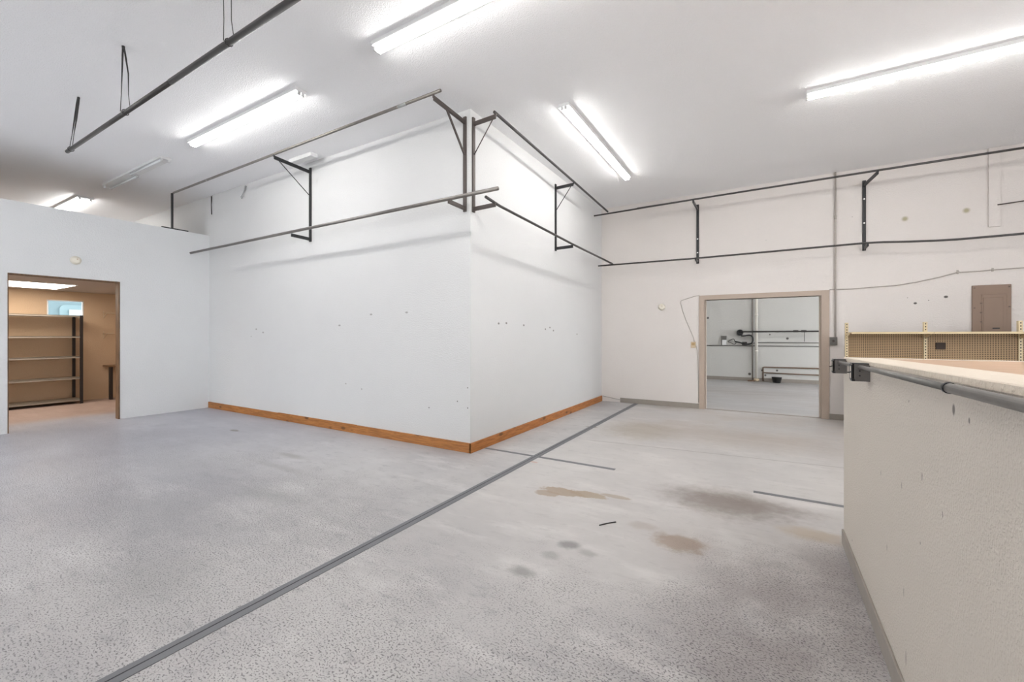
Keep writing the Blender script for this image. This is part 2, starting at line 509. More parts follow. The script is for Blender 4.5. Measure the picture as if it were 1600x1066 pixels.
# room behind the doorway
struct('wall_far', MB().box(-4.4, 5, 15.5, 15.65, 0, CEIL), M['wall_far'], 'pale grey far wall seen through the doorway, with pipes', 'wall')
struct('wall_far_left', MB().box(-4.55, -4.4, YW + .16, 15.65, 0, CEIL), M['wall_far'])
struct('wall_far_right', MB().box(5, 5.15, YW + .16, 10, 0, CEIL).box(5, 5.15, 14.6, 15.65, 0, CEIL).box(5, 5.15, 10, 14.6, 0, .5).box(5, 5.15, 10, 14.6, 3.0, CEIL), M['wall_far'])  # unseen window opening added here to brighten the far room
struct('baseboard_far', MB().box(-4.4, 5, 15.48, 15.5, 0, .11, .003), M['grey_base'], 'grey baseboard of the room behind the doorway', 'baseboard')
# storage room behind the partition
XS, SZ = -13.06, 2.4
sw = MB()
WY0, WY1, WZ0, WZ1 = 2.72, 3.285, 1.86, 2.207
sw.box(XS - .12, XS, -1.2, WY0, 0, SZ + .1)
sw.box(XS - .12, XS, WY1, YB, 0, SZ + .1)
sw.box(XS - .12, XS, WY0, WY1, 0, WZ0)
sw.box(XS - .12, XS, WY0, WY1, WZ1, SZ + .1)
struct('wall_storage_back', sw, M['wall_store'], 'tan back wall of the storage room with a small window', 'wall')
struct('wall_storage_side', MB().box(XS, XP - T, -1.3, -1.2, 0, SZ + .1).box(XS, XP - T, YB - .02, YB - .001, 0, SZ), M['wall_store'])
struct('ceiling_storage', MB().box(XS, XP - T, -1.2, YB - .001, SZ, SZ + .1), M['ceil_store'], 'low greyish ceiling of the storage room', 'ceiling')
struct('wall_outer_left', MB().box(XL - .1, XL, YR, YB, 2.9, CEIL).box(XL - .1, XL, YR, YB, 0, 1.2), M['wall_rear'])
wf = MB()
for (a, b_, c, d) in ((WY0, WY0 + .02, WZ0, WZ1), (WY1 - .02, WY1, WZ0, WZ1), (WY0, WY1, WZ1 - .02, WZ1), (WY0, WY1, WZ0, WZ0 + .02)):
    wf.box(XS - .05, XS + .006, a, b_, c, d)
win = struct('window_1', wf, M['white_metal'], 'small high window in the tan storage room wall', 'window')
gm, gnt, gb, gv = base('window_glass', .02)
gb.inputs['Transmission Weight'].default_value = 1
gb.inputs['IOR'].default_value = 1.02
gb.inputs['Base Color'].default_value = (.97, .99, 1, 1)
MB().box(XS - .03, XS - .026, WY0 + .02, WY1 - .02, WZ0 + .02, WZ1 - .02).build('pane', gm, win)
# what the small window looks out on
struct('wall_outside', MB().box(-18.1, -18, 1.5, 8, 0, 4), M['outer_wall'], 'pale blue wall beyond the small storage window', 'wall')
arch = [(-17.97, 4.0, 1.2)] + [(-17.97, 4.0 + .17 * (1 - math.cos(t)), 2.24 + .12 * math.sin(t)) for t in [k * PI / 16 for k in range(0, 9)]] + [(-17.97, 5.2, 2.36), (-17.97, 5.2, 1.2)]
struct('trim_4', MB().prism(arch, (-.02, 0, 0)), M['outer_light'])
struct('trim_7', MB().box(-17.96, -17.93, 4.2, 5.0, 1.2, 2.22), M['outer_white'])
struct('ground_side', MB().box(-26, XL - .1, -4, 12, -.14, -.02), M['pale_ground'])
# rear and right walls behind the camera: unseen roll-up door opening added to let daylight in on the left
rw = MB()
rw.box(XL, -8.9, YR - .15, YR, 0, CEIL)
rw.box(-8.9, -5.8, YR - .15, YR, 3.0, CEIL)
rw.box(-5.8, XR, YR - .15, YR, 0, CEIL)
struct('wall_rear', rw, M['wall_rear'])
rw = MB()
rw.box(XR, XR + .15, YR, -3.6, 0, CEIL)
rw.box(XR, XR + .15, 4.4, 9.28, 0, CEIL)
rw.box(XR, XR + .15, -3.6, 4.4, 0, .4)
rw.box(XR, XR + .15, -3.6, 4.4, 3.3, CEIL)
struct('wall_right', rw, M['wall_back'])  # its wide window opening is added, unseen, to bring in more daylight
struct('wall_attic_left', MB().box(XL, XP - T, -1.4, -1.3, SZ + .1, CEIL), M['raw_edge'])  # unseen wall, dark wood chosen to dim the ceiling here
struct('floor_attic_added', MB().box(XL, XP - T, -1.3, YB - .001, SZ + .101, SZ + .12), M['raw_edge'])  # unseen dark deck added to dim the ceiling beyond the partition
# unseen ground outside, made pale to bounce daylight up to the ceiling
struct('ground_outside', MB().box(-16, 18, -16, YR - .15, -.14, -.02).box(XR + .15, 18, YR - .15, 16, -.14, -.02), M['pale_ground'])

# pine kick boards round the boxed-out wall, butt jointed
struct('baseboard_middle_long', MB().box(XP + .003, -7.2, YB - .022, YB, 0, .118, .002).box(-7.197, -5.2, YB - .020, YB, 0, .124, .002).box(-5.197, XB + .022, YB - .022, YB, 0, .120, .002),
       M['pine_x'], 'stained pine board along the foot of the long white wall', 'baseboard')
struct('baseboard_middle_short', MB().box(XB, XB + .024, YB - .022, 6.9, 0, .120, .002).box(XB, XB + .024, 6.903, YW - .02, 0, .118, .002),
       M['pine_y'], 'knotty orange pine board along the shorter white wall', 'baseboard')
struct('baseboard_back', MB().box(XB + .42, DX0 - .10, YW - .016, YW, 0, .10, .003).box(DX1 + .115, 3.8, YW - .016, YW, 0, .10, .003), M['grey_base'],
       'grey rubber baseboard on the cream back wall', 'baseboard')
bl = MB()
bl.prism([(XB + .03, YW - .012, .115), (XB + .03, YW - .012, .105), (XB + .80, YW - .022, .0), (XB + .84, YW - .022, .0)], (0, .008, 0))
tag(bl.build('loose_strip', M['grey_base']), 'loose grey strip peeling off the wall in the back corner', 'strip')

# floor joints
fj = thing('floor_joint', (-2.363, 4.6, 0), 'long grey joint strip running across the floor to the back wall', 'floor joint')
MB().box(-2.407, -2.319, -3, YW - .02, 0, .003).build('strip', M['tape'], fj)
MB().box(-2.371, -2.366, -3, YW - .02, .003, .0042).build('seam', M['seam'], fj)
g = MB()
def ribbon(mb, pts, wd, z=.002):
    for (x0, y0), (x1, y1) in zip(pts, pts[1:]):
        d = Vector((x1 - x0, y1 - y0, 0)).normalized()
        nrm = Vector((-d.y, d.x, 0)) * wd / 2
        p = [Vector((x0, y0, 0)) - nrm, Vector((x1, y1, 0)) - nrm, Vector((x1, y1, 0)) + nrm, Vector((x0, y0, 0)) + nrm]
        mb.prism([(q.x, q.y, 0) for q in p], (0, 0, z))
ribbon(g, [(XB + .03, 4.535), (-2.409, 4.53)], .05)
ribbon(g, [(-2.317, 4.53), (-1.40, 4.525)], .055)
tag(g.build('joint_strip', M['tape']), 'short grey strip crossing the long floor joint by the wall corner', 'floor joint')
g = MB()
ribbon(g, [(-.10, 4.545), (1.3, 4.53)], .055)
tag(g.build('joint_strip', M['tape']), 'short grey strip on the floor ending at the half wall', 'floor joint')
tag(MB().tube([(-1.09, 3.13, .004), (-1.05, 3.19, .005), (-1.0, 3.25, .004)], .0045, 8).build('twig', M['wire']),
    'thin dark stick lying on the floor in front of the brown stain', 'stick')

# ------------------------------------------------------------------ half wall and counter on the right
def zc(y):
    return 1.297 + (3.75 - y) * .0196
YE = 3.735
def cap_z(p):
    return zc(p.y) - .02 if p.z > .5 else 0
hw = MB()
for y0, y1 in [(-3.2, YE)]:
    hw.box(XH, XH + .18, y0, y1, 0, 1, 0, cap_z)
struct('wall_half', hw, M['wall_half'], 'low textured half wall on the right, topped by a counter', 'half wall')
cp = MB()
yy = [-3.2 + i * (YE + 3.2) / 60 for i in range(61)]
outer = [XH - .004 + random.uniform(-.004, .003) for _ in yy]
for i in range(60):
    a, b_ = yy[i], yy[i + 1]
    cp.prism([(outer[i], a, zc(a) - .02), (outer[i + 1], b_, zc(b_) - .02), (outer[i + 1], b_, zc(b_)), (outer[i], a, zc(a))], (0, 0, 0)) if False else None
A = []
for i, y in enumerate(yy):
    A.append([cp.bm.verts.new(p) for p in ((outer[i], y, zc(y) - .022), (outer[i], y, zc(y) - .003), (outer[i] + .006, y, zc(y)), (XH + .18, y, zc(y)), (XH + .18, y, zc(y) - .022))])
for P, Q in zip(A, A[1:]):
    for k in range(5):
        cp.bm.faces.new((P[k], P[(k + 1) % 5], Q[(k + 1) % 5], Q[k]))
cp.bm.faces.new(A[0]); cp.bm.faces.new(list(reversed(A[-1])))
struct('wall_half_end', MB().box(XH + .181, 3.6, YE - .14, YE, 0, 1, 0, lambda p: zc(p.y) - .03 if p.z > .5 else 0), M['wall_half'])
struct('trim_5', cp, M['pale_cap'], 'pale rough cap along the top of the half wall', 'wall cap')
struct('trim_6', MB().box(XH + .18, 3.6, YE - .05, YE, 0, 1, 0, lambda p: zc(p.y) + (.0 if p.z > .5 else -.02)), M['pale_cap'], 'thin pale edging along the back of the counter', 'edging')
struct('baseboard_half', MB().box(XH - .012, XH, -3.2, YE, 0, .10, .003), M['grey_base'], 'grey baseboard along the foot of the half wall', 'baseboard')
tag(MB().box(XH + .181, 3.6, .6, YE - .051, 0, 1, 0, lambda p: zc(p.y) - (.006 if p.z > .5 else .028)).build('countertop', M['ply']),
    'light brown plywood countertop set inside the half wall', 'countertop')

# rail along the half wall
RX = .425
def rz(y): return zc(y) - .032
rr = thing('wall_rail', (RX, 1, 0), 'grey steel pipe rail fixed along the half wall', 'rail')
MB().pipe((RX, 3.70, rz(3.70)), (RX, 1.55, rz(1.55)), .0105).build('pipe', M['pipe_grey'], rr)
MB().pipe((RX, 1.60, rz(1.60)), (RX, -2.5, rz(-2.5)), .0135).build('pipe', M['pipe_grey'], rr)
MB().tube([(RX, 1.603, rz(1.6)), (RX, 1.588, rz(1.59))], .0155, 18).build('coupling', M['black_metal'], rr)

def rail_bracket(y, label):
    t = thing('rail_bracket', (XH, y, 1.2), label, 'bracket', 'dark brackets of the half wall rail')
    x0 = XH - .078
    z1 = zc(y) - .012
    z0 = z1 - .095
    cz = rz(y)
    # plate with a slot, top and bottom flanges, open side
    p = MB().box(x0 + .012, XH, y - .002, y + .002, z0, z1, .001)
    p.build('side_plate', M['plate'], t)
    MB().box(x0 + .012, XH, y + .05, y + .054, z0, z1, .001).build('side_plate', M['brown_metal'], t)
    e = MB().box(x0, x0 + .006, y - .006, y + .058, z0 + .008, z1 - .008)
    e.box(x0 + .002, x0 + .016, y - .004, y + .056, z0, z0 + .010)
    e.box(x0 + .002, XH, y - .004, y + .056, z1 - .004, z1)
    e.build('flange', M['black_metal'], t)
    MB().box(x0 - .001, x0 + .001, y + .006, y + .03, z0 + .052, z1 - .016).box(x0 - .001, x0 + .001, y + .006, y + .03, z0 + .016, z0 + .044).build('lit_slot', M['plastic'], t)  # pale strips stand in for the light showing in the bracket slots
    for (dx, dz) in ((.035, .03), (.035, .055)):
        MB().tube([(x0 + dx, y - .002, z0 + dz), (x0 + dx, y - .005, z0 + dz)], .004, 10).build('screw', M['black_metal'], t)
    MB().tube([(x0, y + .02, z0 + .045), (x0 - .014, y + .01, z0 + .045)], .003, 8).build('screw', M['black_metal'], t)
rail_bracket(2.86, 'dark metal bracket on the half wall, nearer of the two')
rail_bracket(3.60, 'dark metal bracket at the far end of the half wall')

# ------------------------------------------------------------------ ceiling lights
def fixture(label, cx, y0, y1, width, z, along='x', lit=True, end_only=None, tubes=((-.15, 0, 1), (.15, 0, 1)), mid=False, hv=.15):
    """cx: centre across; y0..y1 along. 'along' x: runs along X at y=cx"""
    def P(u, v, zz):      # u along, v across
        return (u, cx + v, zz) if along == 'x' else (cx + v, u, zz)
    mid_u = (y0 + y1) / 2
    loc = P(mid_u, 0, z)
    t = thing('strip_light', loc, label, 'ceiling light', 'fluorescent strip lights on the ceiling')
    h = .040
    def bx(mb, u0, u1, v0, v1, z0, z1, bev=0):
        a, b_ = P(u0, v0, z0), P(u1, v1, z1)
        mb.box(min(a[0], b_[0]), max(a[0], b_[0]), min(a[1], b_[1]), max(a[1], b_[1]), z0, z1, bev)
    m = MB(); bx(m, y0, y1, -width / 2, width / 2, z - h, z - .0005, .003)
    m.build('housing', M['white_metal'], t)
    for s_ in ((y0, y0 + .022), (y1 - .022, y1)) + (((mid_u - .02, mid_u + .02),) if mid else ()):
        for v in (-hv, hv):
            m = MB(); bx(m, s_[0], s_[1], v * width - .017, v * width + .017, z - h - .037, z - h, .003)
            m.build('lampholder', M['socket'], t)
    for (v, a, b_) in tubes:
        L = y1 - y0
        ua, ub = y0 + .022 + a * (L - .044), y0 + .022 + b_ * (L - .044)
        MB().tube([P(ua, v * width, z - h - .0185), P(ub, v * width, z - h - .0185)], .0175 if lit else .016, 12).build('tube', M['tube_on' if lit else 'tube_off'], t)
    return t
fixture('lit strip light at the top centre, above the wall corner', 2.86, -3.22, -.62, .14, CEIL)
fixture('lit strip light over the long wall, right of the dark hanging pipe', 2.93, -7.10, -4.52, .14, CEIL)
fixture('lit strip light running towards the back wall doorway', -2.09, 4.72, 7.46, .14, CEIL, 'y')
fixture('long lit strip light at the right edge, near the back wall', 5.96, .395, 3.0, .14, CEIL)
fixture('unlit strip light above the left partition wall', 2.96, -10.48, -8.06, .15, CEIL, lit=False, tubes=((-.3, .5, 1), (.3, 0, .5)), mid=True, hv=.3)
fixture('wide lit strip light half hidden behind the left partition', 2.985, -14.2, -11.76, .24, CEIL, tubes=((-.34, 0, 1), (.34, 0, 1)), hv=.34)
# strip lights added out of view to brighten the hall and the far room
for (c, a, b_, al, lb) in ((2.86, .9, 3.4, 'x', 'overhead above the half wall'), (-1.2, -7.1, -4.6, 'x', 'over the left bay behind the camera'), (-1.2, -2.6, -.1, 'x', 'just behind the camera'),
                       (-1.2, 1.4, 3.9, 'x', 'behind the counter side of the hall'), (12.2, -2.6, -.1, 'x', 'in the room beyond the doorway, left side'), (12.2, 1.2, 3.7, 'x', 'in the room beyond the doorway, right side')):
    fixture('added unseen lit strip light ' + lb, c, a, b_, .14, CEIL, al)
tag(MB().box(-6.5, -5.93, 4.0, 4.11, CEIL - .06, CEIL - .0005, .003).build('ceiling_box', M['white_metal']), 'short white metal box on the ceiling behind the bracket arm', 'box')

# troffer in the storage room
t = thing('recessed_light', (-11.7, 2.2, SZ), 'warm recessed light in the storage room ceiling', 'ceiling light')
MB().box(-12.45, -11.18, 1.46, 2.74, SZ - .012, SZ - .001, .002).build('frame', M['white_metal'], t)
MB().box(-12.42, -11.21, 1.49, 2.71, SZ - .016, SZ - .012).build('diffuser', M['lens'], t)
t = thing('recessed_light', (-10.8, 0, SZ), 'added warm recessed light deeper in the storage room, hidden left of the opening', 'ceiling light')  # unseen extra light, put in to brighten the shelves from the side
MB().box(-11.43, -10.17, -.63, .63, SZ - .012, SZ - .001, .002).build('frame', M['white_metal'], t)
MB().box(-11.4, -10.2, -.6, .6, SZ - .016, SZ - .012).build('diffuser', M['lens'], t)

# ------------------------------------------------------------------ hanging pipe on wires
hp = thing('hanging_pipe', (-4.5, 1.62, 3.585), 'long dark pipe hung from the ceiling on wires at upper left', 'pipe')
MB().pipe((-6.99, 1.62, 3.588), (-4.3, 1.622, 3.59), .020).build('pipe', M['rail_dark'], hp)
MB().pipe((-4.32, 1.622, 3.59), (1.5, 1.62, 3.58), .023).build('pipe', M['rail_dark'], hp)
for (x, top, sp, sy, tk) in ((-6.86, (-6.93, 1.70, CEIL), .004, .010, .011), (-5.28, (-5.33, 1.62, CEIL), .05, .022, .008), (-3.37, (-3.44, 1.62, CEIL), .03, .022, .004)):
    m = MB()
    zt = CEIL
    bx_ = x
    for s_ in (-1, 1):
        a = Vector(top) + Vector((s_ * .008, 0, 0))
        b_ = Vector((bx_ + s_ * sp, 1.62 + s_ * sy, 3.60))
        mid = (a + b_) / 2 + Vector((s_ * sy * .6, .006, .04))
        q = (a * .25 + b_ * .75) + Vector((-s_ * .006, 0, 0))
        m.tube([a, a * .7 + mid * .3 + Vector((.004 * s_, 0, 0)), mid, q, b_], [tk, tk, tk * .7, .003, .003], 8)
    c = Vector((bx_, 1.62, 3.588))
    ring = [c + Vector((.006 * math.sin(k * 3), .026 * math.cos(k * PI / 8), .026 * math.sin(k * PI / 8))) for k in range(17)]
    m.tube(ring, .0035, 8)
    m.tube([Vector(top) + Vector((0, 0, -.02)), Vector(top)], [.012, .014], 8)
    m.build('wire_loop', M['wire'], hp)

# ------------------------------------------------------------------ garment rail brackets
def bracket(label, base_pt, out, side, z0, z1, top_len, bot_len, mat, brace='rod', top_dz=0.0, top_z=None, wide=.046, skew=0.0, screws=(), bot_gusset=False, hook=True):
    """out: unit vector off the wall, side: unit vector along it"""
    o, s_ = Vector(out), Vector(side)
    B = Vector(base_pt)
    t = thing('rail_wall_bracket', (B.x, B.y, z0), label, 'bracket', 'steel garment rail brackets on the walls')
    m = MB()
    d = .022
    a, b_ = B + o * (d / 2), B + o * (d / 2)
    m.bar((a.x, a.y, z0), (a.x, a.y, z1), wide, d, up=o, bev=.002)
    m.build('upright', mat, t)
    tz = top_z if top_z is not None else z1 - .06
    sd = s_ * 0
    p0 = B + o * d + Vector((0, 0, tz))
    p1 = B + o * top_len + s_ * skew + Vector((0, 0, tz + top_dz))
    m = MB().bar(p0, p1, .026, .048, bev=.002)
    if hook:
        m.bar(p1 - Vector((0, 0, .0)), p1 + o * .012 + Vector((0, 0, .035)), .024, .012)
    m.build('arm', mat, t)
    q0 = B + o * d + Vector((0, 0, z0 + .04))
    q1 = B + o * bot_len + Vector((0, 0, z0 + .035 + .01))
    m = MB().bar(q0, q1, .026, .048, bev=.002)
    if bot_gusset:
        m.prism([q0 + Vector((0, 0, .0)) - s_ * .008, q1 - s_ * .008, B + o * d + Vector((0, 0, z0 - .0)) - s_ * .008], s_ * .016)
    m.build('arm', mat, t)
    if brace:
        f = .62 if brace == 'bar' else .93
        c0 = p0.lerp(p1, f)
        c1 = B + o * d + Vector((0, 0, tz - (.40 if brace == 'bar' else .38)))
        m = MB()
        if brace == 'bar':
            m.bar(c0, c1, .02, .024, bev=.002)
        elif brace == 'rod':
            m.tube([c0, c1], .0065, 8)
        m.build('brace', mat, t)
    for zz in screws:
        c = B + o * (d + .001) + Vector((0, 0, zz))
        MB().tube([c - o * .002, c + o * .003], .013, 14).build('bolt', M['screw'], t)
    return t
# on the long wall (out = -Y)
bracket('brown steel bracket on the long wall, beside its right corner', (-3.205, YB, 0), (0, -1, 0), (1, 0, 0), 2.98, 4.155, .585, .33, M['brown_metal'], 'bar', top_z=4.085, top_dz=.03)
bracket('black steel bracket halfway along the long white wall', (-6.305, YB, 0), (0, -1, 0), (1, 0, 0), 2.955, 4.145, .60, .33, M['black_metal'], 'rod', top_z=4.075, top_dz=.03)
# on the short wall (out = +X)
bracket('brown steel bracket on the shorter wall, beside the corner', (XB, 4.305, 0), (1, 0, 0), (0, 1, 0), 2.975, 4.15, .335, .335, M['brown_metal'], 'rod', top_z=4.07, top_dz=.01)
bracket('black steel bracket on the shorter wall, away from the corner', (XB, 6.71, 0), (1, 0, 0), (0, 1, 0), 2.905, 4.055, .335, .33, M['black_metal'], 'rod', top_z=3.985, top_dz=.01)
# on the back wall (out = -Y)
bracket('black bracket with white bolts above the left side of the doorway', (-1.161, YW, 0), (0, -1, 0), (1, 0, 0), 2.865, 4.03, .62, .32, M['black_metal'], None, top_z=3.93, top_dz=.0,
        screws=(3.08, 3.35), bot_gusset=True)
bracket('black bracket with white bolts, right of the doorway and conduit', (1.405, YW, 0), (0, -1, 0), (1, 0, 0), 2.86, 4.03, .62, .32, M['black_metal'], None, top_z=3.95, top_dz=.0, skew=.07,
        screws=(3.32, 3.72), bot_gusset=True)
# post standing on the partition
t = thing('rail_post', (XP - .03, 3.64, 3.45), 'black steel post standing on top of the left partition', 'post')
MB().bar((XP - .03, 3.64, 3.474), (XP - .03, 3.64, 4.13), .04, .03, up=(0, 1, 0), bev=.002).build('upright', M['black_metal'], t)
MB().bar((XP - .03, 3.475, 3.462), (XP - .03, 3.90, 3.462), .04, .024, bev=.002).build('foot', M['black_metal'], t)

PR = .0178
def rail(label, pts, r, mat, group='garment rails on wall brackets', collars=()):
    a = Vector(pts[0])
    t = thing('garment_rail', a, label, 'pipe', group)
    if len(pts) == 2:
        MB().pipe(pts[0], pts[1], r).build('pipe', mat, t)
    else:
        MB().tube(pts, r, 14).build('pipe', mat, t)
    for (p, q, rr_) in collars:
        p_, q_ = Vector(p), Vector(q)
        MB().tube([p_, q_], rr_, 14).build('sleeve', M['silver'], t)
    return t
yA, zA = 3.66, 4.165
rail('upper pipe along the long white wall, from partition post to corner', [(-9.63, yA, 4.145), (-3.10, yA, zA)], PR, M['rail'],
     collars=[((-3.75, yA, zA - .002), (-3.62, yA, zA - .002), PR + .002), ((-8.36, yA, 4.149), (-8.32, yA, 4.149), PR + .002)])
rail('lower pipe along the long white wall, ending past the corner', [(-9.604, 3.93, 3.048), (-2.515, 3.93, 3.056)], .0215, M['rail'])
xB_ = -2.79
rail('upper pipe along the shorter white wall', [(xB_, 4.27, 4.118), (xB_, 6.71, 4.045), (xB_, 8.52, 3.985)], PR, M['rail_dark'])
rail('lower pipe along the shorter white wall', [(-2.81, 4.12, 3.065), (-2.81, 4.42, 3.038), (-2.81, 6.71, 2.990), (-2.81, 8.90, 2.972)], PR, M['rail_dark'])
rail('upper pipe high along the cream back wall', [(-3.085, 8.53, 3.942), (-1.11, 8.53, 3.972), (1.47, 8.53, 3.99), (4.6, 8.53, 4.0)], .016, M['rail_dark'])
rail('second upper pipe lying against the back wall pipe', [(-2.2, 8.564, 3.975), (-1.11, 8.566, 3.984), (1.47, 8.566, 4.004), (4.6, 8.566, 4.014)], .014, M['brown_metal'])
rail('sagging lower pipe along the cream back wall', [(-3.10, 8.83, 2.94), (-1.148, 8.83, 2.925), (1.36, 8.83, 2.938), (1.6, 8.83, 2.928), (1.90, 8.83, 2.902), (2.2, 8.83, 2.882), (2.47, 8.83, 2.874), (2.9, 8.83, 2.876), (4.6, 8.83, 2.905)], .016, M['rail_dark'])
tag(MB().tube([(2.941, YW - .03, 3.38), (3.25, YW - .05, 3.395), (3.9, YW - .06, 3.42)], .008, 8).build('thin_rod', M['brown_metal']), 'thin dark rod on the back wall at the right edge', 'rod')

# hooks at the top of the long wall
t = MB()
t.tube([(-8.23, YB - .01, 4.20), (-8.25, YB - .02, 4.12), (-8.30, YB - .03, 4.05), (-8.36, YB - .03, 4.01), (-8.33, YB - .03, 3.98), (-8.30, YB - .025, 4.02)], [.018, .013, .007, .008, .008, .006], 8)
tag(t.build('wall_hook', M['silver']), 'small bent metal hook high on the long wall, left end', 'hook')
tag(MB().tube([(-9.50, YB - .006, CEIL - .02), (-9.503, YB - .01, 4.05), (-9.50, YB - .006, 3.86)], [.012, .006, .008], 8).build('dangling_wire', M['wire']), 'thin wire hanging high in the left corner of the long wall', 'wire')

# ------------------------------------------------------------------ round detectors
def detector(label, c, out):
    o = Vector(out)
    c = Vector(c)
    t = thing('smoke_detector', c, label, 'detector', 'round ivory wall detectors')
    MB().tube([c, c + o * .012, c + o * .012, c + o * .035, c + o * .042], [.068, .068, .060, .056, .030], 28).build('body', M['plastic'], t)
    side = o.cross(Vector((0, 0, 1)))
    k = c + o * .040 - side * .012 + Vector((0, 0, .018))
    MB().tube([k, k + o * .008], [.010, .008], 12).build('button', M['ivory_dark'], t)
detector('round detector on the white partition above the storage opening', (XP, 2.322, 2.662), (1, 0, 0))
detector('round detector on the cream wall, left of the doorway', (-1.846, YW, 2.03), (0, -1, 0))

# ------------------------------------------------------------------ services on the back wall
t = thing('conduit', (1.019, YW - .02, 1.4), 'thin vertical grey conduit between ceiling and box, right of doorway', 'conduit')
MB().tube([(1.019, YW - .029, CEIL), (1.019, YW - .029, 1.42)], .0125, 12).build('pipe', M['cable'], t)
MB().tube([(1.019, YW - .029, 3.50), (1.019, YW - .029, 3.44)], .017, 12).build('coupling', M['cable'], t)
t = thing('junction_box', (.985, YW, 1.34), 'grey metal switch box beside the door frame, below the conduit', 'electrical box')
MB().box(.935, 1.045, YW - .05, YW - .0005, 1.28, 1.42, .006).build('box', M['grey_base'], t)
MB().box(.942, 1.038, YW - .055, YW - .05, 1.287, 1.413, .002).build('cover_plate', M['pipe_grey'], t)
MB().tube([(.99, YW - .055, 1.35), (.99, YW - .068, 1.35)], [.02, .016], 14).build('knob', M['brown_metal'], t)
t = thing('thermostat', (-1.24, YW, 1.26), 'small brassy beige thermostat left of the door frame', 'thermostat')
MB().box(-1.285, -1.195, YW - .03, YW - .0005, 1.20, 1.32, .006).build('housing', M['ivory_dark'], t)
MB().box(-1.27, -1.21, YW - .034, YW - .03, 1.25, 1.30, .002).build('face', M['brass'], t)
c1 = [(-1.13, YW - .006, 2.235), (-1.22, YW - .006, 2.222), (-1.40, YW - .006, 2.170), (-1.47, YW - .006, 2.145), (-1.485, YW - .006, 2.11), (-1.44, YW - .006, 1.93),
      (-1.38, YW - .006, 1.75), (-1.31, YW - .006, 1.58), (-1.245, YW - .006, 1.42), (-1.225, YW - .006, 1.32)]
tag(MB().tube(c1, .0055, 8).build('cable', M['cable']), 'thin cable looping from the door frame down to the thermostat', 'cable')
tag(MB().tube([(-1.19, YW - .006, 1.24), (-1.165, YW - .006, 1.12), (-1.155, YW - .006, .8), (-1.145, YW - .006, .5), (-1.142, YW - .006, .12)], .005, 8).build('cable', M['cable']),
    'thin cable running from the thermostat down to the baseboard', 'cable')
c2 = [(.94, YW - .006, 2.236), (1.25, YW - .006, 2.232), (1.49, YW - .006, 2.245), (1.81, YW - .006, 2.258), (2.05, YW - .006, 2.295), (2.3, YW - .006, 2.35), (2.511, YW - .006, 2.412), (2.53, YW - .012, 2.43),
      (2.55, YW - .006, 2.414), (2.75, YW - .006, 2.415), (2.901, YW - .006, 2.424), (3.219, YW - .006, 2.430), (4, YW - .006, 2.45)]
c2 = [(a, YW - .010, b_) for a, _, b_ in c2]
t = thing('cable', (1, YW, 2.2), 'grey cable strung across the cream wall above the panel', 'cable')
MB().tube(c2, .0075, 8).build('wire', M['cable'], t)
MB().box(2.515, 2.535, YW - .014, YW - .0005, 2.39, 2.45).build('clip', M['cable'], t)
MB().box(2.890, 2.910, YW - .014, YW - .0005, 2.40, 2.45).build('clip', M['cable'], t)
t = thing('electrical_panel', (2.88, YW, 1.2), 'brown electrical breaker panel on the cream back wall', 'electrical panel')
MB().box(2.678, 3.085, YW - .030, YW - .0005, 1.25, 2.20, .004).build('cover', M['panel'], t)
MB().box(2.775, 3.035, YW - .038, YW - .030, 1.29, 2.06, .003).build('inner_frame', M['panel'], t)
d_ = MB().box(2.79, 3.0, YW - .044, YW - .038, 1.31, 2.01, .003).build('door', M['panel'], t)
sub(MB().box(2.885, 2.96, YW - .050, YW - .044, 1.545, 1.562, .002), 'latch', M['black_plastic'], d_, t)
for (x, z) in ((2.70, 2.16), (2.70, 1.86), (3.065, 2.165), (3.065, 1.87), (2.77, 1.93), (2.77, 1.79), (2.77, 1.65)):
    MB().tube([(x, YW - .030, z), (x, YW - .041, z)], .010, 10).build('screw', M['panel_edge'], t)
tag(MB().box(2.852, 2.978, YW - .030, YW - .0005, 3.065, CEIL - .001, .002).build('batten', M['wall_back']), 'cream painted board fixed flat from the ceiling down the wall', 'board')

# ------------------------------------------------------------------ gondola shelving
YG = 8.45
UX = (1.088, 2.0, 2.945, 3.86)
t = thing('gondola_shelving', (2.4, YG, 0), 'cream retail shelving with tan pegboard back against the back wall', 'shelving')
for x in UX:
    u = MB().box(-.02, .02, -.015, .045, 0, 1.645, .002)
    o = u.build('upright', M['slots'])
    o.parent = t
    o.location = (x - 2.4, 0, 0)
for a, b_ in zip(UX, UX[1:]):
    p = MB().box(a + .02, b_ - .02, YG + .004, YG + .012, .12, 1.49).build('back_panel', M['peg'], t)
    s_ = MB().box(a + .022, b_ + .018 if b_ != UX[-1] else b_ - .022, YG - .30, YG - .012, 1.484, 1.496, .001)
    s_.box(a + .022, b_ + .018 if b_ != UX[-1] else b_ - .022, YG - .302, YG - .296, 1.468, 1.498, .001)
    s_.build('shelf', M['cream_metal'], t)
    MB().box(a + .022, b_ - .022, YG - .34, YG - .012, .11, .125, .001).box(a + .022, b_ - .022, YG - .338, YG - .33, 0, .11).build('base_deck', M['cream_metal'], t)
for x in UX:
    MB().prism([(x - .002, YG - .015, 1.484), (x - .002, YG - .29, 1.484), (x - .002, YG - .29, 1.47), (x - .002, YG - .015, 1.40)], (.004, 0, 0)).build('bracket', M['cream_metal'], t)
tag(MB().box(2.11, 2.215, YG - .012, YG + .0035, 1.245, 1.345, .003).build('outlet_box', M['dark_void']), 'dark square outlet set in the tan pegboard', 'outlet')

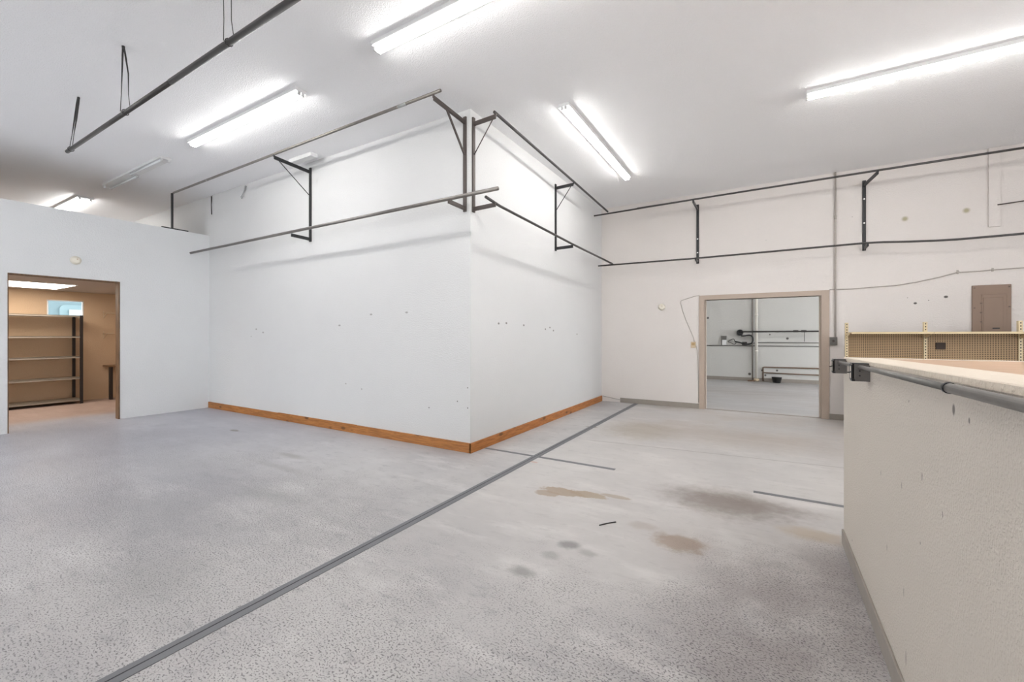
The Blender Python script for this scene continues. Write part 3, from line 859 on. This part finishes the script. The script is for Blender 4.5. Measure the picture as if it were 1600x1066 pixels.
# ------------------------------------------------------------------ storage room contents
t = thing('metal_shelving', (-12.8, 2.0, 0), 'grey metal shelving with dark posts in the storage room', 'shelving')
SX0, SX1, SY0, SY1 = XS + .06, -12.52, .55, 3.135
for z in (1.865, 1.425, .995, .55, .09):
    m = MB().box(SX0, SX1, SY0, SY1, z - .004, z + .004)
    m.box(SX1 - .006, SX1, SY0, SY1, z - .030, z + .004, .001)
    m.box(SX0, SX0 + .006, SY0, SY1, z - .030, z + .004)
    m.box(SX0, SX1, SY1 - .006, SY1, z - .030, z + .004)
    m.build('shelf', M['shelf_metal'], t)
for (x, y) in ((SX1 + .002, SY1 + .002), (SX0 - .002, SY1 + .002), (SX1 + .002, SY0), (SX0 - .002, SY0)):
    yb = y - (.06 if y > 2 else 0)
    m = MB().box(x - .018, x + .018, y - .045, y + .002, 0, 1.87, .001)
    m.build('post', M['post_metal'], t)
t = thing('wire_shelf', (XS, 3.6, 1.95), 'upper thin wire shelf on the tan wall beside the shelving', 'wall shelf', 'wire shelves on the storage wall')
def wire_shelf(t, z, y0):
    m = MB()
    for x in (XS + .02, XS + .14, XS + .26):
        m.tube([(x, y0, z), (x, YB - .03, z)], .006, 8)
    for k in range(5):
        yy_ = y0 + .01 + k * .13
        m.tube([(XS + .01, yy_, z), (XS + .27, yy_, z)], .004, 6)
    m.build('wires', M['ivory_dark'], t)
    m = MB().bar((XS + .003, y0 + .02, z + .05), (XS + .003, y0 + .02, z - .12), .02, .006, up=(1, 0, 0))
    m.bar((XS + .004, y0 + .02, z - .11), (XS + .20, y0 + .02, z - .005), .012, .01)
    m.build('bracket', M['ivory_dark'], t)
wire_shelf(t, 1.955, 3.60)
t = thing('wire_shelf', (XS, 3.6, 1.48), 'lower thin wire shelf on the tan wall beside the shelving', 'wall shelf', 'wire shelves on the storage wall')
wire_shelf(t, 1.49, 3.60)
t = thing('small_table', (XS + .25, 3.85, 0), 'small dark-legged wooden bench at the right of the storage room', 'table')
MB().box(XS + .01, XS + .42, 3.60, YB - .025, .735, .765, .003).build('tabletop', M['raw_edge'], t)
MB().box(XS + .30, XS + .40, 3.62, 3.67, 0, .735, .003).build('leg', M['post_metal'], t)
MB().box(XS + .30, XS + .40, YB - .08, YB - .03, 0, .735, .003).build('leg', M['post_metal'], t)

# ------------------------------------------------------------------ pipes in the room behind the doorway
YF = 15.5
t = thing('drain_pipe', (-.27, YF - .08, 0), 'thick vertical white pipe on the far wall behind the doorway', 'pipe')
MB().tube([(-.26, YF - .11, 0.0), (-.26, YF - .11, 4.2)], .04, 16).build('pipe', M['pvc'], t)
MB().tube([(-.26, YF - .11, 2.05), (-.26, YF - .11, 2.11)], .048, 16).build('coupling', M['pvc'], t)
MB().tube([(-.26, YF - .11, .92), (-.26, YF - .11, .98)], .048, 16).build('coupling', M['pvc'], t)
MB().tube([(-.26, YF - .11, 0.02), (-.26, YF - .11, .09)], .075, 16).build('base_fitting', M['ivory_dark'], t)
tag(MB().tube([(-.37, YF - .055, 0), (-.37, YF - .055, 4.2)], .018, 10).build('vertical_pipe', M['grey_base']), 'slim grey vertical pipe just left of the white drain pipe', 'pipe')
t = thing('supply_pipe', (.3, YF - .04, 1.56), 'dark horizontal pipe high on the far wall with a round end', 'pipe')
MB().tube([(-.72, YF - .19, 1.56), (4.0, YF - .19, 1.575)], .024, 10).build('pipe', M['rail_dark'], t)
MB().tube([(-.72, YF - .001, 1.535), (-.72, YF - .19, 1.535)], [.10, .085], 20).build('flange', M['black_metal'], t)
MB().tube([(.98, YF - .15, 1.565), (.98, YF - .15, 1.26)], .009, 8).build('stub', M['pipe_grey'], t)
for x in (.7, .9):
    MB().tube([(x, YF - .15, 1.57), (x + .13, YF - .15, 1.57)], .034, 10).build('fitting', M['rail_dark'], t)
hose = [(-.68, YF - .13, 1.43), (-.60, YF - .14, 1.43), (-.45, YF - .15, 1.45), (-.37, YF - .16, 1.40), (-.36, YF - .16, 1.27), (-.42, YF - .16, 1.18), (-.56, YF - .15, 1.17), (-.72, YF - .13, 1.22), (-.86, YF - .11, 1.25)]
def smooth(pts, n=6):
    P = [Vector(p) for p in pts]
    P = [P[0]] + P + [P[-1]]
    out = []
    for i in range(1, len(P) - 2):
        for k in range(n):
            tt = k / n
            a, b_, c, d = P[i - 1], P[i], P[i + 1], P[i + 2]
            out.append(.5 * ((2 * b_) + (c - a) * tt + (2 * a - 5 * b_ + 4 * c - d) * tt * tt + (3 * b_ - a - 3 * c + d) * tt ** 3))
    out.append(P[-2])
    return out
tag(MB().tube(smooth(hose), .022, 10).build('hose', M['black_metal']), 'black curved hose looping below the round pipe end', 'hose')
loop = [(-.86, YF - .05, 1.25), (-.90, YF - .05, 1.33), (-1.00, YF - .05, 1.29), (-1.06, YF - .05, 1.24), (-.98, YF - .05, 1.21), (-.88, YF - .05, 1.16), (-.82, YF - .05, 1.21)]
tag(MB().tube(smooth(loop), .010, 8).build('loose_wire', M['wire']), 'thin loose wire tangled beside the hose', 'wire')
t = thing('outlet', (-1.17, YF, 1.2), 'pale outlet box on the far wall, left of the hose', 'outlet')
MB().box(-1.26, -1.10, YF - .05, YF - .0005, 1.13, 1.43, .006).build('box', M['pipe_grey'], t)
MB().box(-1.23, -1.10, YF - .06, YF - .05, 1.13, 1.30, .004).build('cover', M['white_metal'], t)
t = thing('valve_box', (-.59, YF, 1.1), 'dark small box on the thin pipe below the hose', 'electrical box')
MB().box(-.66, -.52, YF - .07, YF - .0005, 1.133, 1.24, .006).build('box', M['rail_dark'], t)
tag(MB().tube([(-4.3, YF - .015, 1.115), (-.2, YF - .015, 1.115), (4.5, YF - .015, 1.12)], .013, 8).build('horizontal_pipe', M['pipe_grey']), 'thin pipe running level across the far wall below the box', 'pipe')
tag(MB().tube([(-.50, YF - .016, 1.18), (-.2, YF - .016, 1.22), (4.5, YF - .016, 1.235)], .014, 8).build('horizontal_pipe', M['pipe_grey']), 'thin pipe from the small dark box to the right', 'pipe')
tag(MB().tube([(-.08, YF - .03, 0.02), (-.08, YF - .03, .44), (-.06, YF - .03, .455), (2.0, YF - .03, .47), (4.6, YF - .03, .47)], .018, 10).build('horizontal_pipe', M['copper']),
    'upper of the two brown pipes near the far floor', 'pipe')
tag(MB().tube([(-.06, YF - .03, .285), (.9, YF - .03, .27), (4.6, YF - .03, .27)], .016, 10).build('horizontal_pipe', M['copper']), 'lower of the two brown pipes near the far floor', 'pipe')
bc = Vector((.28, YF - .18, 0))
m = MB().tube([bc + Vector((0, 0, .0)), bc + Vector((0, 0, .004)), bc + Vector((0, 0, .16)), bc + Vector((0, 0, .17)), bc + Vector((0, 0, .165)), bc + Vector((0, 0, .02))], [.09, .10, .135, .14, .125, .09], 22)
tag(m.build('bucket', M['black_plastic']), 'small black bucket on the floor against the far wall', 'bucket')
m = MB().box(-.50, -.30, YF - .16, YF - .04, 0, .035, .006)
tag(m.build('floor_flange', M['copper']), 'rusty flat fitting on the floor left of the white pipe', 'fitting')
